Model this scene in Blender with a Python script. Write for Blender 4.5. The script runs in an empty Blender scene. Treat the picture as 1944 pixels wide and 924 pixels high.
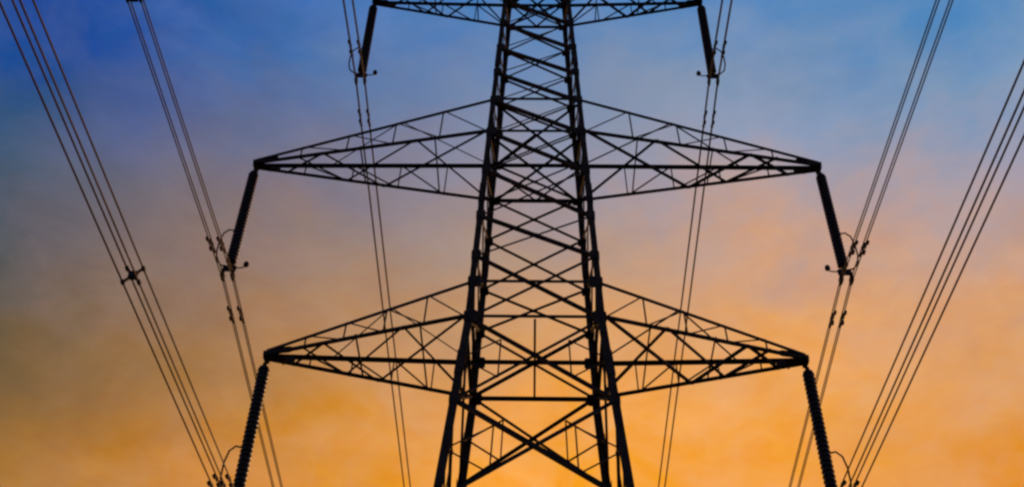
import bpy, bmesh, math, random
from mathutils import Vector, Matrix

random.seed(7)
R = math.radians
scene = bpy.context.scene
C = scene.collection

# ------------------------------------------------------------------ camera
EYE = 1.6                                   # eye height above the field
TH, YAW, ROLL = 0.7608, -0.0287, -0.0256    # pitch, heading and tilt of the camera
F_PX, W_PX = 2135.55, 1944.0
cam_data = bpy.data.cameras.new('camera')
cam = bpy.data.objects.new('camera', cam_data)
C.objects.link(cam)
cam_data.sensor_width = 36.0
cam_data.lens = F_PX / W_PX * 36.0
cam_data.clip_start = 0.1
cam_data.clip_end = 6000.0
rz = Matrix.Rotation(YAW, 3, 'Z').transposed()
r0 = Vector((1, 0, 0)); u0 = Vector((0, -math.sin(TH), math.cos(TH))); f0 = Vector((0, math.cos(TH), math.sin(TH)))
cr, sr = math.cos(ROLL), math.sin(ROLL)
right = rz @ (cr * r0 - sr * u0)
up = rz @ (sr * r0 + cr * u0)
fwd = rz @ f0
m3 = Matrix((right, up, -fwd)).transposed()
cam.matrix_world = Matrix.Translation(Vector((0.0, -27.634, EYE))) @ m3.to_4x4()
scene.camera = cam

# ------------------------------------------------------------------ dusk sky
AZ = [-36, -19, -2, 15, 32]
EL = [27, 31, 35, 39, 43, 47, 51, 56]
SKY = [
  [(140,105,50), (63,76,59), (58,70,63), (75,87,104), (52,84,118), (38,77,143), (15,69,157), (28,86,155)],
  [(214,139,54), (207,135,58), (171,122,72), (160,122,92), (143,121,115), (108,112,140), (70,109,165), (66,112,181)],
  [(252,166,64), (253,167,64), (243,163,75), (208,155,107), (176,146,126), (157,142,147), (130,142,169), (72,127,187)],
  [(240,154,54), (241,157,60), (239,165,88), (231,165,103), (197,157,137), (144,155,181), (128,148,178), (69,130,191)],
  [(220,143,87), (218,143,63), (218,162,117), (188,154,142), (159,156,174), (121,152,188), (77,133,187), (68,131,192)],
]

def lin(c):
    out = []
    for v in c:
        v = v / 255.0
        out.append(v / 12.92 if v <= 0.04045 else ((v + 0.055) / 1.055) ** 2.4)
    return out

SUN_EL, SUN_AZ = 3.5, 16.0                   # low sun beyond the pylon, a little to the right
world = bpy.data.worlds.new('World')
scene.world = world
world.use_nodes = True
nt = world.node_tree
nt.nodes.clear()
N, L = nt.nodes.new, nt.links.new

def math_node(tree, op, a, b=None, c=None, clamp=False):
    n = tree.nodes.new('ShaderNodeMath'); n.operation = op; n.use_clamp = clamp
    for i, v in enumerate((a, b, c)):
        if v is None: continue
        if isinstance(v, (int, float)): n.inputs[i].default_value = v
        else: tree.links.new(v, n.inputs[i])
    return n.outputs[0]

def mixc(tree, fac, a, b, mode='MIX'):
    n = tree.nodes.new('ShaderNodeMix'); n.data_type = 'RGBA'; n.blend_type = mode
    for sock, v in ((n.inputs[0], fac), (n.inputs[6], a), (n.inputs[7], b)):
        if isinstance(v, (int, float)): sock.default_value = v
        elif isinstance(v, (tuple, list)): sock.default_value = tuple(v)[:3] + (1,)
        else: tree.links.new(v, sock)
    return n.outputs[2]

def smooth(tree, v, lo, hi):
    n = tree.nodes.new('ShaderNodeMapRange'); n.interpolation_type = 'SMOOTHSTEP'
    tree.links.new(v, n.inputs[0]); n.inputs[1].default_value = lo; n.inputs[2].default_value = hi
    return n.outputs[0]

tc = N('ShaderNodeTexCoord')
sep = N('ShaderNodeSeparateXYZ'); L(tc.outputs['Generated'], sep.inputs[0])
el = math_node(nt, 'MULTIPLY', math_node(nt, 'ARCSINE', sep.outputs[2]), 180 / math.pi)
az = math_node(nt, 'MULTIPLY', math_node(nt, 'ARCTAN2', sep.outputs[0], sep.outputs[1]), 180 / math.pi)

def noise(scale, detail, rough, dist=0.0, stretch=(1, 1, 1)):
    mp = N('ShaderNodeMapping'); L(tc.outputs['Generated'], mp.inputs[0]); mp.inputs['Scale'].default_value = stretch
    n = N('ShaderNodeTexNoise'); L(mp.outputs[0], n.inputs['Vector'])
    n.inputs['Scale'].default_value = scale; n.inputs['Detail'].default_value = detail
    n.inputs['Roughness'].default_value = rough; n.inputs['Distortion'].default_value = dist
    return n
# soft cloud veils shift the colour bands a little up and down and sideways
n1 = noise(5.0, 3.0, 0.55, 0.4, (1, 1, 1.6))
n2 = noise(14.0, 4.0, 0.6, 0.3, (1, 1, 1.8))
s1 = math_node(nt, 'SUBTRACT', n1.outputs[0], 0.5)
s2 = math_node(nt, 'SUBTRACT', n2.outputs[0], 0.5)
el_w = math_node(nt, 'ADD', el, math_node(nt, 'ADD', math_node(nt, 'MULTIPLY', s1, 6.0), math_node(nt, 'MULTIPLY', s2, 5.0)))
az_w = math_node(nt, 'ADD', az, math_node(nt, 'MULTIPLY', s2, 8.0))

E0, E1 = 0.0, 90.0
HORIZON = [(196,128,58), (226,140,60), (255,170,72), (255,176,74), (240,152,66)]
ZENITH = [(22,52,120), (30,66,136), (36,84,150), (40,92,160), (34,84,156)]
ramps = []
for k, a in enumerate(AZ):
    rp = N('ShaderNodeValToRGB')
    cr_ = rp.color_ramp
    cr_.interpolation = 'LINEAR'
    stops = [(0.0, HORIZON[k])] + list(zip(EL, SKY[k])) + [(72.0, ZENITH[k])]
    while len(cr_.elements) < len(stops): cr_.elements.new(0.5)
    for e, (pos, col) in zip(cr_.elements, stops):
        e.position = (pos - E0) / (E1 - E0)
    for e, (pos, col) in zip(cr_.elements, stops):
        e.color = lin(col) + [1]
    L(math_node(nt, 'DIVIDE', el_w, E1, clamp=True), rp.inputs[0])
    ramps.append(rp.outputs[0])
sky_col = ramps[0]
for k in range(1, 5):
    mr = N('ShaderNodeMapRange'); L(az_w, mr.inputs[0])
    mr.inputs[1].default_value = AZ[k - 1]; mr.inputs[2].default_value = AZ[k]
    sky_col = mixc(nt, mr.outputs[0], sky_col, ramps[k])
# cloud veils: patchy density, thicker low on the left where grey-brown cloud hangs
n3 = noise(8.0, 5.0, 0.62, 0.6, (1, 1, 2.2))
n4 = noise(24.0, 5.0, 0.6, 0.8, (1, 1, 1.9))
m3 = math_node(nt, 'MULTIPLY', math_node(nt, 'SUBTRACT', n3.outputs[0], 0.5), 0.28)
m4 = math_node(nt, 'MULTIPLY', math_node(nt, 'SUBTRACT', n4.outputs[0], 0.5), 0.11)
left = smooth(nt, az, 0.0, -26.0)
veil = math_node(nt, 'ADD', 1.0, math_node(nt, 'MULTIPLY', math_node(nt, 'ADD', m3, m4), math_node(nt, 'MULTIPLY_ADD', left, 0.8, 0.8)))
vm = N('ShaderNodeVectorMath'); vm.operation = 'SCALE'
L(sky_col, vm.inputs[0]); L(veil, vm.inputs['Scale'])
sky_col = vm.outputs[0]
# the veils are also a little greyer or warmer from patch to patch
n5 = noise(12.0, 4.0, 0.6, 0.5, (1, 1, 1.4))
hs = N('ShaderNodeHueSaturation'); L(sky_col, hs.inputs['Color'])
L(math_node(nt, 'MULTIPLY_ADD', math_node(nt, 'SUBTRACT', n5.outputs[0], 0.5), 0.35, 1.0), hs.inputs['Saturation'])
L(math_node(nt, 'MULTIPLY_ADD', math_node(nt, 'SUBTRACT', n4.outputs[0], 0.5), 0.012, 0.5), hs.inputs['Hue'])
sky_col = hs.outputs[0]
# the side of the sky turned away from the sunset is dark blue
back = smooth(nt, math_node(nt, 'ABSOLUTE', az), 50.0, 110.0)
sky_col = mixc(nt, back, sky_col, tuple(lin((58, 62, 84))))
low = smooth(nt, el, 0.5, -2.0)
bg = N('ShaderNodeBackground'); L(sky_col, bg.inputs[0]); bg.inputs[1].default_value = 1.0
# daylight scattering of the low sun
st = N('ShaderNodeTexSky'); st.sky_type = 'NISHITA'; st.sun_disc = False
st.sun_elevation = R(SUN_EL); st.sun_rotation = R(SUN_AZ); st.air_density = 1.6; st.dust_density = 2.0
bg2 = N('ShaderNodeBackground'); L(st.outputs[0], bg2.inputs[0]); bg2.inputs[1].default_value = 0.003
add = N('ShaderNodeAddShader'); L(bg.outputs[0], add.inputs[0]); L(bg2.outputs[0], add.inputs[1])
out = N('ShaderNodeOutputWorld'); L(add.outputs[0], out.inputs[0])

# ------------------------------------------------------------------ low sun and exposure
sun_d = bpy.data.lights.new('sun', 'SUN'); sun_d.energy = 0.8; sun_d.angle = R(0.5); sun_d.color = (1.0, 0.55, 0.25)
sun = bpy.data.objects.new('sun', sun_d); C.objects.link(sun)
sdir = Vector((math.sin(R(SUN_AZ)) * math.cos(R(SUN_EL)), math.cos(R(SUN_AZ)) * math.cos(R(SUN_EL)), math.sin(R(SUN_EL))))
sun.rotation_euler = sdir.to_track_quat('Z', 'Y').to_euler()
scene.view_settings.view_transform = 'Standard'
scene.view_settings.look = 'None'
scene.view_settings.exposure = 0.0
scene.view_settings.gamma = 1.0
scene.view_settings.use_curve_mapping = False
scene.cycles.filter_width = 2.6

# ------------------------------------------------------------------ materials
def surface(name, c1, c2, rough, metal=0.0, scale=6.0, spec=0.4, bump=0.0):
    m = bpy.data.materials.new(name); m.use_nodes = True
    t = m.node_tree; b = t.nodes['Principled BSDF']
    tcx = t.nodes.new('ShaderNodeTexCoord'); n = t.nodes.new('ShaderNodeTexNoise')
    t.links.new(tcx.outputs['Object'], n.inputs['Vector'])
    n.inputs['Scale'].default_value = scale; n.inputs['Detail'].default_value = 6; n.inputs['Roughness'].default_value = 0.65
    rp = t.nodes.new('ShaderNodeValToRGB')
    rp.color_ramp.elements[0].position = 0.35; rp.color_ramp.elements[0].color = (*c1, 1)
    rp.color_ramp.elements[1].position = 0.68; rp.color_ramp.elements[1].color = (*c2, 1)
    t.links.new(n.outputs[0], rp.inputs[0]); t.links.new(rp.outputs[0], b.inputs['Base Color'])
    mr = t.nodes.new('ShaderNodeMapRange'); t.links.new(n.outputs[0], mr.inputs[0])
    mr.inputs[3].default_value = max(0.05, rough - 0.12); mr.inputs[4].default_value = min(1, rough + 0.12)
    t.links.new(mr.outputs[0], b.inputs['Roughness'])
    b.inputs['Metallic'].default_value = metal
    b.inputs['Specular IOR Level'].default_value = spec
    if bump:
        bp = t.nodes.new('ShaderNodeBump'); bp.inputs['Strength'].default_value = bump
        t.links.new(n.outputs[0], bp.inputs['Height']); t.links.new(bp.outputs[0], b.inputs['Normal'])
    return m
STEEL = surface('weathered_steel', (0.05, 0.036, 0.03), (0.13, 0.1, 0.085), 0.62, 0.25, 3.0, 0.3)
PORCELAIN = surface('brown_porcelain', (0.022, 0.012, 0.009), (0.04, 0.022, 0.016), 0.35, 0.0, 8.0, 0.4)
FITTING = surface('galvanised_fitting', (0.04, 0.035, 0.033), (0.08, 0.07, 0.064), 0.6, 0.4, 12.0)
ALUMINIUM = surface('weathered_aluminium', (0.2, 0.19, 0.18), (0.32, 0.31, 0.3), 0.45, 0.6, 1.2)
CONCRETE = surface('concrete', (0.22, 0.21, 0.19), (0.33, 0.31, 0.29), 0.9, 0.0, 5.0, 0.3, 0.2)
GRASS = surface('grass', (0.025, 0.032, 0.012), (0.06, 0.065, 0.025), 0.95, 0.0, 0.4, 0.2, 0.3)

# ------------------------------------------------------------------ mesh helpers
def build(name, bm, mat, parent=None, smooth_=False):
    me = bpy.data.meshes.new(name)
    bmesh.ops.recalc_face_normals(bm, faces=bm.faces)
    bm.to_mesh(me); bm.free()
    me.materials.append(mat)
    if smooth_:
        for p in me.polygons: p.use_smooth = True
    o = bpy.data.objects.new(name, me); C.objects.link(o)
    if parent: o.parent = parent
    return o

def empty(name, loc, label, cat, group=None):
    o = bpy.data.objects.new(name, None); C.objects.link(o)
    o.location = loc; o['label'] = label; o['category'] = cat
    o.empty_display_size = 0.5
    if group: o['group'] = group
    return o

def box(bm, p0, p1, w, h, side):
    """a straight bar of section w (along side) by h, from p0 to p1"""
    p0, p1 = Vector(p0), Vector(p1)
    d = (p1 - p0).normalized()
    s = Vector(side); s = s - d * s.dot(d)
    if s.length < 1e-4: s = d.orthogonal()
    s.normalize(); t = d.cross(s)
    vs = []
    for p in (p0, p1):
        for a, b in ((-1, -1), (1, -1), (1, 1), (-1, 1)):
            vs.append(bm.verts.new(p + s * (a * w / 2) + t * (b * h / 2)))
    for f in ((0, 3, 2, 1), (4, 5, 6, 7), (0, 1, 5, 4), (1, 2, 6, 5), (2, 3, 7, 6), (3, 0, 4, 7)):
        bm.faces.new([vs[i] for i in f])

def angle(bm, p0, p1, size, side, out, th=None):
    """an L section of rolled steel; one flange along side, one along out, heel on the line"""
    p0, p1 = Vector(p0), Vector(p1)
    th = th or max(0.012, size * 0.1)
    d = (p1 - p0).normalized()
    s = Vector(side); s = s - d * s.dot(d)
    if s.length < 1e-4: s = d.orthogonal()
    s.normalize()
    t = d.cross(s)
    if t.dot(Vector(out)) < 0: t = -t
    prof = ((0, 0), (size, 0), (size, th), (th, th), (th, size), (0, size))
    va = [bm.verts.new(p0 + s * a + t * b) for a, b in prof]
    vb = [bm.verts.new(p1 + s * a + t * b) for a, b in prof]
    n = len(prof)
    for i in range(n):
        bm.faces.new((va[i], va[(i + 1) % n], vb[(i + 1) % n], vb[i]))
    for v in (va, vb):
        bm.faces.new((v[0], v[1], v[2], v[3])); bm.faces.new((v[0], v[3], v[4], v[5]))

def strut(bm, p0, p1, size, normal, heel_low=False):
    """angle bar centred on its line, lying in the face with the given outward normal"""
    p0, p1 = Vector(p0), Vector(p1)
    n = Vector(normal).normalized()
    d = (p1 - p0).normalized()
    s = d.cross(n).normalized()
    if (s.z > 0) != heel_low: s = -s
    j = random.uniform(-0.004, 0.004)
    o = -s * size / 2 + n * j
    angle(bm, p0 + o, p1 + o, size, s, -n)

def plate(bm, c, normal, w, h, upv=(0, 0, 1), th=0.016, cut=0.14):
    n = Vector(normal).normalized(); u = Vector(upv); u = (u - n * u.dot(n)).normalized(); r = u.cross(n)
    c = Vector(c)
    pts = [(-w/2, -h/2 + cut*h), (-w/2 + cut*w, -h/2), (w/2 - cut*w, -h/2), (w/2, -h/2 + cut*h),
           (w/2, h/2 - cut*h), (w/2 - cut*w, h/2), (-w/2 + cut*w, h/2), (-w/2, h/2 - cut*h)]
    fa = [bm.verts.new(c + r*a + u*b + n*th/2) for a, b in pts]
    fb = [bm.verts.new(c + r*a + u*b - n*th/2) for a, b in pts]
    bm.faces.new(fa); bm.faces.new(fb[::-1])
    for i in range(8): bm.faces.new((fa[i], fb[i], fb[(i+1) % 8], fa[(i+1) % 8]))

def tube(bm, pts, rad, seg=8):
    pts = [Vector(p) for p in pts]
    rings = []
    prev = None
    for i, p in enumerate(pts):
        d = (pts[min(i+1, len(pts)-1)] - pts[max(i-1, 0)]).normalized()
        if prev is None: s = d.orthogonal().normalized()
        else: s = (prev - d * prev.dot(d)).normalized()
        prev = s; t = d.cross(s)
        r = rad[i] if isinstance(rad, (list, tuple)) else rad
        rings.append([bm.verts.new(p + (s*math.cos(2*math.pi*k/seg) + t*math.sin(2*math.pi*k/seg))*r) for k in range(seg)])
    for a, b in zip(rings, rings[1:]):
        for k in range(seg): bm.faces.new((a[k], a[(k+1) % seg], b[(k+1) % seg], b[k]))
    bm.faces.new(rings[0][::-1]); bm.faces.new(rings[-1])

def lathe(bm, prof, origin=(0, 0, 0), seg=18):
    o = Vector(origin); rings = []
    for r, z in prof:
        rings.append([bm.verts.new(o + Vector((r*math.cos(2*math.pi*k/seg), r*math.sin(2*math.pi*k/seg), z))) for k in range(seg)])
    for a, b in zip(rings, rings[1:]):
        for k in range(seg): bm.faces.new((a[k], a[(k+1) % seg], b[(k+1) % seg], b[k]))
    bm.faces.new(rings[0][::-1]); bm.faces.new(rings[-1])

# ------------------------------------------------------------------ ground
bm = bmesh.new()
NG = 60
ring0 = bm.verts.new((0, 0, 0)); prev = None
for rr in (12, 40, 120, 400, 1200, 2600):
    ring = [bm.verts.new((rr*math.cos(2*math.pi*k/NG), rr*math.sin(2*math.pi*k/NG), 0)) for k in range(NG)]
    if prev is None:
        for k in range(NG): bm.faces.new((ring0, ring[k], ring[(k+1) % NG]))
    else:
        for k in range(NG): bm.faces.new((prev[k], ring[k], ring[(k+1) % NG], prev[(k+1) % NG]))
    prev = ring
g = build('ground', bm, GRASS); g['kind'] = 'structure'

# ------------------------------------------------------------------ pylon
Z = lambda h: h + EYE
ZLB, ZLT, ZMB, ZMT, ZUB, ZUT, ZPK = Z(21.37), Z(22.80), Z(30.13), Z(31.99), Z(40.49), Z(42.0), Z(49.5)
def hw(z):
    """half width of the square tower body at height z"""
    if z >= ZUB: return 1.291 - (z - ZUB) * 0.0511 if z <= ZUT else 1.214 - (z - ZUT) * (1.214 - 0.12) / (ZPK - ZUT)
    if z >= ZMB: return 1.726 + (1.291 - 1.726) * (z - ZMB) / (ZUB - ZMB)
    if z >= ZLB: return 2.074 + (1.726 - 2.074) * (z - ZLB) / (ZMB - ZLB)
    return 2.074 + 0.0819 * (ZLB - z)
def corner(sx, sy, z): return Vector((sx * hw(z), sy * hw(z), z))

pylon = empty('pylon', (0, 0, 0), 'tall dark steel lattice pylon with stacked cross arms, standing in the middle', 'pylon')
SIGNS = ((-1, -1), (1, -1), (1, 1), (-1, 1))
LEVELS = [Z(h) for h in (18.25, 21.37, 23.98, 25.82, 28.10, 30.13, 31.99, 33.70, 35.32, 37.00, 38.75, 40.49, 42.0, 44.4, 46.8, 49.3)]
LOW = [0.25, 5.6, 11.0, Z(14.9), LEVELS[0]]
ALL = LOW + LEVELS[1:]

for sx, sy in SIGNS:
    bm = bmesh.new()
    knots = [0.0, ZLB, ZMB, ZUB, ZUT, ZPK]
    for a, b in zip(knots, knots[1:]):
        size = 0.24 if b <= ZLB + .01 else 0.2 if b <= ZMB + .01 else 0.18 if b <= ZUB + .01 else 0.12
        angle(bm, corner(sx, sy, a), corner(sx, sy, b), size, (-sx, 0, 0), (0, -sy, 0))
    # joint plates and splice covers where the braces meet the leg
    for z in (ZLB, ZLT, ZMB, ZMT, ZUB, ZUT):
        c = corner(sx, sy, z)
        s = 0.42 if z < ZMB - .1 else 0.36
        plate(bm, c + Vector((-sx*0.17, sy*0.012, 0)), (0, sy, 0), s, s * 1.1)
        plate(bm, c + Vector((sx*0.012, -sy*0.17, 0)), (sx, 0, 0), s, s * 1.1)
    for z in ALL[1:-1]:
        c = corner(sx, sy, z)
        plate(bm, c + Vector((-sx*0.13, sy*0.02, 0)), (0, sy, 0), 0.30, 0.34)
        plate(bm, c + Vector((sx*0.02, -sy*0.13, 0)), (sx, 0, 0), 0.30, 0.34)
    for z in (Z(19.6), Z(26.9), Z(34.6)):
        c0, c1 = corner(sx, sy, z - 0.45), corner(sx, sy, z + 0.45)
        angle(bm, c0 + Vector((sx*.02, sy*.02, 0)), c1 + Vector((sx*.02, sy*.02, 0)), 0.23, (-sx, 0, 0), (0, -sy, 0), 0.018)
    build('leg', bm, STEEL, pylon)
    bm = bmesh.new()
    c = corner(sx, sy, 0.0)
    lathe(bm, ((0.62, -0.4), (0.62, 0.18), (0.42, 0.30)), (c.x, c.y, 0), 24)
    build('footing', bm, CONCRETE, pylon)

FACES = ((0, -1), (1, 0), (0, 1), (-1, 0))
def face_pt(f, u, z, off=0.0):
    """a point on a tower face, u from -1 (one leg) to 1 (other leg)"""
    w = hw(z); fx, fy = f
    if fy: return Vector((u * w, fy * (w + off), z))
    return Vector((fx * (w + off), u * w, z))

for f in FACES:
    n = (f[0], f[1], 0)
    for a, b in zip(ALL, ALL[1:]):
        bm = bmesh.new()
        big = b < ZLB - .01
        heavy, light = (0.12, 0.12) if big else (0.10, 0.095) if b < ZLB + 3 else (0.11, 0.065) if b < ZMB + .1 else (0.115, 0.045) if b < ZUB + .1 else (0.08, 0.06)
        ins = 0.10
        def P(u, z, o=0.0): return face_pt(f, u * (1 - ins / hw(z)) if abs(u) > .99 else u, z, o - 0.03)
        if abs(b - ZLB) < .01 or abs(b - LEVELS[0]) < .01:      # secondary members of the tall panel
            h = b - a
            for q in (-1, 1):
                strut(bm, P(q * 0.46, a + h * .27, -.09), P(q * 0.46, a + h * .73, -.09), 0.045, n)
                for t in (.27, .73): strut(bm, P(q, a + h * .5, -.07), P(q * 0.46, a + h * t, -.07), 0.045, n)
        strut(bm, P(-1, b, 0), P(1, a, 0), heavy if f[1] else light * 0.8, n, f[1] != 0)
        strut(bm, P(1, b, -0.05), P(-1, a, -0.05), light if f[1] else light * 0.8, n)
        zc = (a * hw(b) + b * hw(a)) / (hw(a) + hw(b))
        if b < ZUT: plate(bm, face_pt(f, 0, zc, -0.06), n, 0.16, 0.16)
        build('cross_brace', bm, STEEL, pylon)
    for z in (LOW[1], LOW[3], ZLB, ZLT, ZMB, ZMT, ZUB, ZUT, LEVELS[-1]):
        bm = bmesh.new()
        s = 0.11 if z < ZUB - .1 else 0.09
        strut(bm, face_pt(f, -1, z, 0.02), face_pt(f, 1, z, 0.02), s, n)
        build('horizontal_strut', bm, STEEL, pylon)
# plan bracing inside the body at the cross-arm levels
for z, kind in ((LOW[3], 'x'), (ZLB, 'mid'), (ZMB, 'diamond'), (ZMT, 'x'), (ZUB, 'diamond'), (ZUT, 'x')):
    bm = bmesh.new(); w = hw(z) - 0.1
    zz = z - 0.05
    if kind == 'x':
        strut(bm, (-w, -w, zz), (w, w, zz), 0.07, (0, 0, 1)); strut(bm, (-w, w, zz - .06), (w, -w, zz - .06), 0.07, (0, 0, 1))
    elif kind == 'mid':
        strut(bm, (0, -w - .06, zz), (0, w + .06, zz), 0.07, (0, 0, 1))
    else:
        q = [(-w, 0), (0, -w), (w, 0), (0, w)]
        for (ax, ay), (bx, by) in zip(q, q[1:] + q[:1]): strut(bm, (ax, ay, zz), (bx, by, zz), 0.08, (0, 0, 1))
        strut(bm, (-w, -w, zz - .07), (w, w, zz - .07), 0.07, (0, 0, 1)); strut(bm, (-w, w, zz - .13), (w, -w, zz - .13), 0.07, (0, 0, 1))
    build('plan_bracing', bm, STEEL, pylon)
bm = bmesh.new()
lathe(bm, ((0.16, ZPK - 0.25), (0.16, ZPK + 0.02), (0.05, ZPK + 0.35)), (0, 0, 0), 12)
build('peak_cap', bm, STEEL, pylon)

def cross_arm(sx, span, zb, zt, bays, size):
    """a pyramid-shaped lattice bracket; its four chords meet at the tip"""
    tip = Vector((sx * span, 0, zb))
    tw = 0.17                                       # half width of the chord ends at the tip
    def chord(sy, top, t):
        z = zt if top else zb
        r = Vector((sx * hw(z), sy * hw(z), z))
        e = Vector((sx * span, sy * tw, zb + (0.2 if top else 0.0)))
        return r.lerp(e, t)
    bm = bmesh.new()
    ts = [i / bays for i in range(bays + 1)]
    for sy in (-1, 1):                             # the two upright faces
        nrm = (0.15 * sx, sy, 0)
        fine = 0.052 if sy < 0 else 0.045
        for t in ts[1:-1]:
            strut(bm, chord(sy, 1, t), chord(sy, 0, t), fine, nrm)
        for i in range(bays - 1):
            strut(bm, chord(sy, 1, ts[i + 1]), chord(sy, 0, ts[i]), fine * 0.9, nrm)
    # bottom face: two crossing zigzags and thin ties
    up_ = Vector((0, 0, 0.05)); nrm = (0, 0, -1)
    for (q0, a), (q1, b) in (((-1, 0.0), (1, 0.46)), ((1, 0.46), (-1, 0.70)), ((-1, 0.70), (1, 0.88))):
        strut(bm, chord(q0, 0, a), chord(q1, 0, b), 0.085, nrm)
    for (q0, a), (q1, b) in (((1, 0.0), (-1, 0.30)), ((-1, 0.30), (1, 0.62)), ((1, 0.62), (-1, 0.82))):
        strut(bm, chord(q0, 0, a) + up_, chord(q1, 0, b) + up_, 0.07, nrm)
    for t in (0.22, 0.54):
        strut(bm, chord(-1, 0, t) + up_ * 2, chord(1, 0, t) + up_ * 2, 0.05, nrm)
    # top face: one light zigzag
    for (q0, a), (q1, b) in (((1, 0.0), (-1, 0.38)), ((-1, 0.38), (1, 0.70))):
        strut(bm, chord(q0, 1, a), chord(q1, 1, b), 0.04, (0, 0, 1))
    arm = build('cross_arm', bm, STEEL, pylon)
    for sy in (-1, 1):
        for top in (0, 1):
            bm = bmesh.new()
            angle(bm, chord(sy, top, 0), chord(sy, top, 1), size * (0.8 if top else 0.62 if sy < 0 else 1.0), (0, -sy, 0), (0, 0, -1 if top else 1))
            build('chord', bm, STEEL, arm)
    bm = bmesh.new()
    for sy in (-1, 1):
        plate(bm, tip + Vector((-sx * 0.42, sy * (tw + 0.03), 0.14)), (0.15 * sx, sy, 0), 0.85, 0.24)
    plate(bm, tip + Vector((-sx * 0.26, 0, -0.03)), (0, 0, 1), 0.30, 0.7, (1, 0, 0))
    box(bm, tip + Vector((0, -0.24, 0.02)), tip + Vector((0, 0.24, 0.02)), 0.12, 0.16, (1, 0, 0))
    for k in (0.55, 0.8):
        box(bm, tip + Vector((-sx * k, 0.05, -0.04)), tip + Vector((-sx * k, 0.05, -0.22)), 0.05, 0.05, (1, 0, 0))
    build('tip_plate', bm, STEEL, arm)
ARMS = (('bottom', 8.328, ZLB, ZLT, 5, 0.15), ('middle', 10.2, ZMB, ZMT, 5, 0.15), ('top', 6.938, ZUB, ZUT, 4, 0.13))
for nm, span, zb, zt, bays, size in ARMS:
    for sx in (-1, 1): cross_arm(sx, span, zb, zt, bays, size)

# ------------------------------------------------------------------ insulator strings
LI = 5.24
H = 0.17                                             # half spacing of the four wires of a bundle
def insulator(sx, span, zb, V, label):
    top = zb - 0.06
    root = empty('insulator_string', (sx * span, 0, top), label, 'insulator', 'insulator strings hanging from the pylon arms')
    bm = bmesh.new()
    tube(bm, [(0, 0, 0.06), (0, 0, -0.10)], 0.04)
    box(bm, (0, 0, -0.04), (0, 0, -0.22), 0.12, 0.07, (1, 0, 0))
    lathe(bm, ((0.05, -0.30), (0.09, -0.26), (0.06, -0.18)), (0, 0, 0), 12)
    build('hanger_link', bm, FITTING, root)
    nd, z0, z1 = 27, -0.22, -4.60
    sp = (z0 - z1) / nd
    prof = []
    for i in range(nd):
        zt = z0 - i * sp
        prof += [(0.15, zt), (0.155, zt - sp * 0.18), (0.16, zt - sp * 0.3), (0.172, zt - sp * 0.45), (0.184, zt - sp * 0.68), (0.18, zt - sp * 0.80), (0.155, zt - sp * 0.86)]
    prof.append((0.05, z1))
    bm = bmesh.new(); lathe(bm, prof, (0, 0, 0), 20)
    build('disc_stack', bm, PORCELAIN, root, True)
    # yoke, with a foot on either side for the clamps
    bm = bmesh.new()
    tube(bm, [(0, 0, -4.48), (0, 0, -4.78)], 0.06)
    plate(bm, (0, 0, -4.86), (0, 1, 0), H * 2 + 0.12, 0.26, th=0.03)
    for s in (-1, 1):
        box(bm, (s * H, 0, -4.80), (s * H, 0, -LI + 0.06 - V), 0.07, 0.035, (1, 0, 0))
    build('yoke_plate', bm, FITTING, root)
    for s in (-1, 1):
        for v in (-1, 1):
            bm = bmesh.new()
            zc = -LI + 0.06 + v * V
            tube(bm, [(s * H, -0.22, zc + .02), (s * H, -0.1, zc), (s * H, 0.1, zc), (s * H, 0.22, zc + .02)], [0.03, 0.052, 0.052, 0.03], 10)
            box(bm, (s * H, 0, zc), (s * H, 0, zc + 0.14), 0.05, 0.12, (1, 0, 0))
            build('suspension_clamp', bm, FITTING, root)
    # outward racket-shaped ring and inward horn with a ball end
    bm = bmesh.new()
    pts = [(sx * 0.05, 0, -4.76), (sx * 0.30, 0, -4.72), (sx * 0.50, 0, -4.50), (sx * 0.58, 0, -4.1), (sx * 0.58, 0, -3.6),
           (sx * 0.50, 0, -3.22), (sx * 0.34, 0, -3.06), (sx * 0.18, 0, -3.10)]
    tube(bm, pts, 0.028, 8)
    build('arcing_ring', bm, FITTING, root)
    bm = bmesh.new()
    tube(bm, [(-sx * 0.05, 0, -4.80), (-sx * 0.28, 0, -4.84), (-sx * 0.44, 0, -4.82), (-sx * 0.52, 0, -4.74)], 0.022, 8)
    lathe(bm, ((0.02, -0.12), (0.08, -0.07), (0.095, 0.0), (0.07, 0.09), (0.02, 0.12)), (-sx * 0.53, 0, -4.68), 10)
    build('arcing_horn', bm, FITTING, root)
    return root

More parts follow.
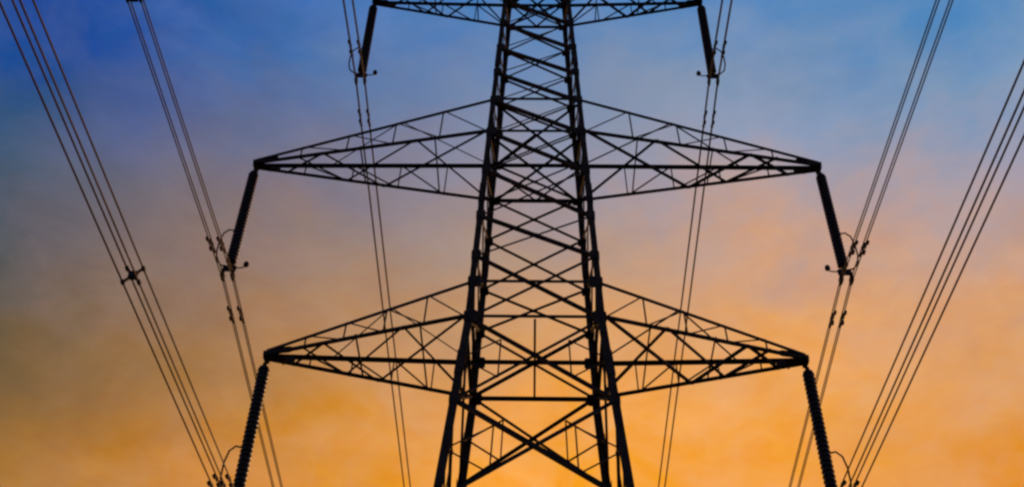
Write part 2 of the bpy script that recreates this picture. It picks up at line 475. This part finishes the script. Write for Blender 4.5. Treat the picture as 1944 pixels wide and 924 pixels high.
# ------------------------------------------------------------------ conductor bundles
def bundle(sx, span, zb, V, s_near, s_far, label, spacers):
    zc = zb - LI
    root = empty('conductor_bundle', (sx * span, 0, zc), label, 'power line', 'conductor bundles strung across the pylon')
    def pos(t):
        """t metres along the line, negative towards and over the camera"""
        s = s_near if t < 0 else s_far
        a = abs(t)
        return Vector((0, t, -s * a + s / 360.0 * a * a))
    ts = [-180, -150, -120, -95, -75, -60, -48, -38, -30, -24, -19, -15, -12, -9, -6.5, -4.5, -3, -1.8, -0.9, -0.3]
    ts = ts + [0] + [-t for t in ts[::-1]]
    for a in (-1, 1):
        for b in (-1, 1):
            o = Vector((a * H, 0, b * V))
            bm = bmesh.new(); tube(bm, [pos(t) + o for t in ts], 0.0205, 8)
            w = build('wire', bm, ALUMINIUM, root, True)
            for sgn in (-1, 1):
                t0 = sgn * (1.55 + 0.30 * (b * sgn + 1) / 2)
                c = pos(t0) + o; d = (pos(t0 + 0.2) - pos(t0 - 0.2)).normalized()
                bm = bmesh.new()
                dn = Vector((0, 0, -0.10))
                box(bm, c + Vector((0, 0, .03)), c + dn, 0.045, 0.05, (1, 0, 0))
                tube(bm, [c + dn - d * 0.30, c + dn + d * 0.30], 0.012, 6)
                for q in (-1, 1):
                    tube(bm, [c + dn + d * (q * 0.14), c + dn + d * (q * 0.17), c + dn + d * (q * 0.30), c + dn + d * (q * 0.33)], [0.03, 0.05, 0.055, 0.035], 8)
                build('vibration_damper', bm, FITTING, w)
    for t in spacers:
        c = pos(t); bm = bmesh.new()
        for a, b in ((1, 1), (1, -1)):
            box(bm, c + Vector((-a * H, 0, -b * V)), c + Vector((a * H, 0, b * V)), 0.045, 0.045, (0, 1, 0))
        for a in (-1, 1):
            for b in (-1, 1):
                box(bm, c + Vector((a * H, -0.06, b * V)), c + Vector((a * H, 0.06, b * V)), 0.06, 0.06, (1, 0, 0))
        box(bm, c + Vector((0, -0.05, 0)), c + Vector((0, 0.05, 0)), 0.17, 0.17, (1, 0, 0))
        build('spacer', bm, FITTING, root)
    return root

SIDE = {-1: 'left', 1: 'right'}
for nm, span, zb, zt, bays, size in ARMS:
    desc = {'bottom': 'the lowest cross arm', 'middle': 'the widest, middle cross arm', 'top': 'the short top cross arm'}[nm]
    V = 0.19 if nm == 'bottom' else 0.085
    for sx in (-1, 1):
        insulator(sx, span, zb - 0.113, V, 'dark insulator string hanging from the %s tip of %s' % (SIDE[sx], desc))
        sp = {('bottom', -1): [-10.4, 62], ('middle', -1): [-11.35, 58], ('bottom', 1): [-41, 60], ('middle', 1): [-44, 57],
              ('top', -1): [-40, 63], ('top', 1): [-42, 61]}[(nm, sx)]
        sn = {'bottom': 0.057, 'middle': 0.07, 'top': 0.07}[nm]
        bundle(sx, span, zb - 0.113, V, sn, 0.10, 'four-wire conductor bundle slung from the %s tip of %s' % (SIDE[sx], desc), sp)
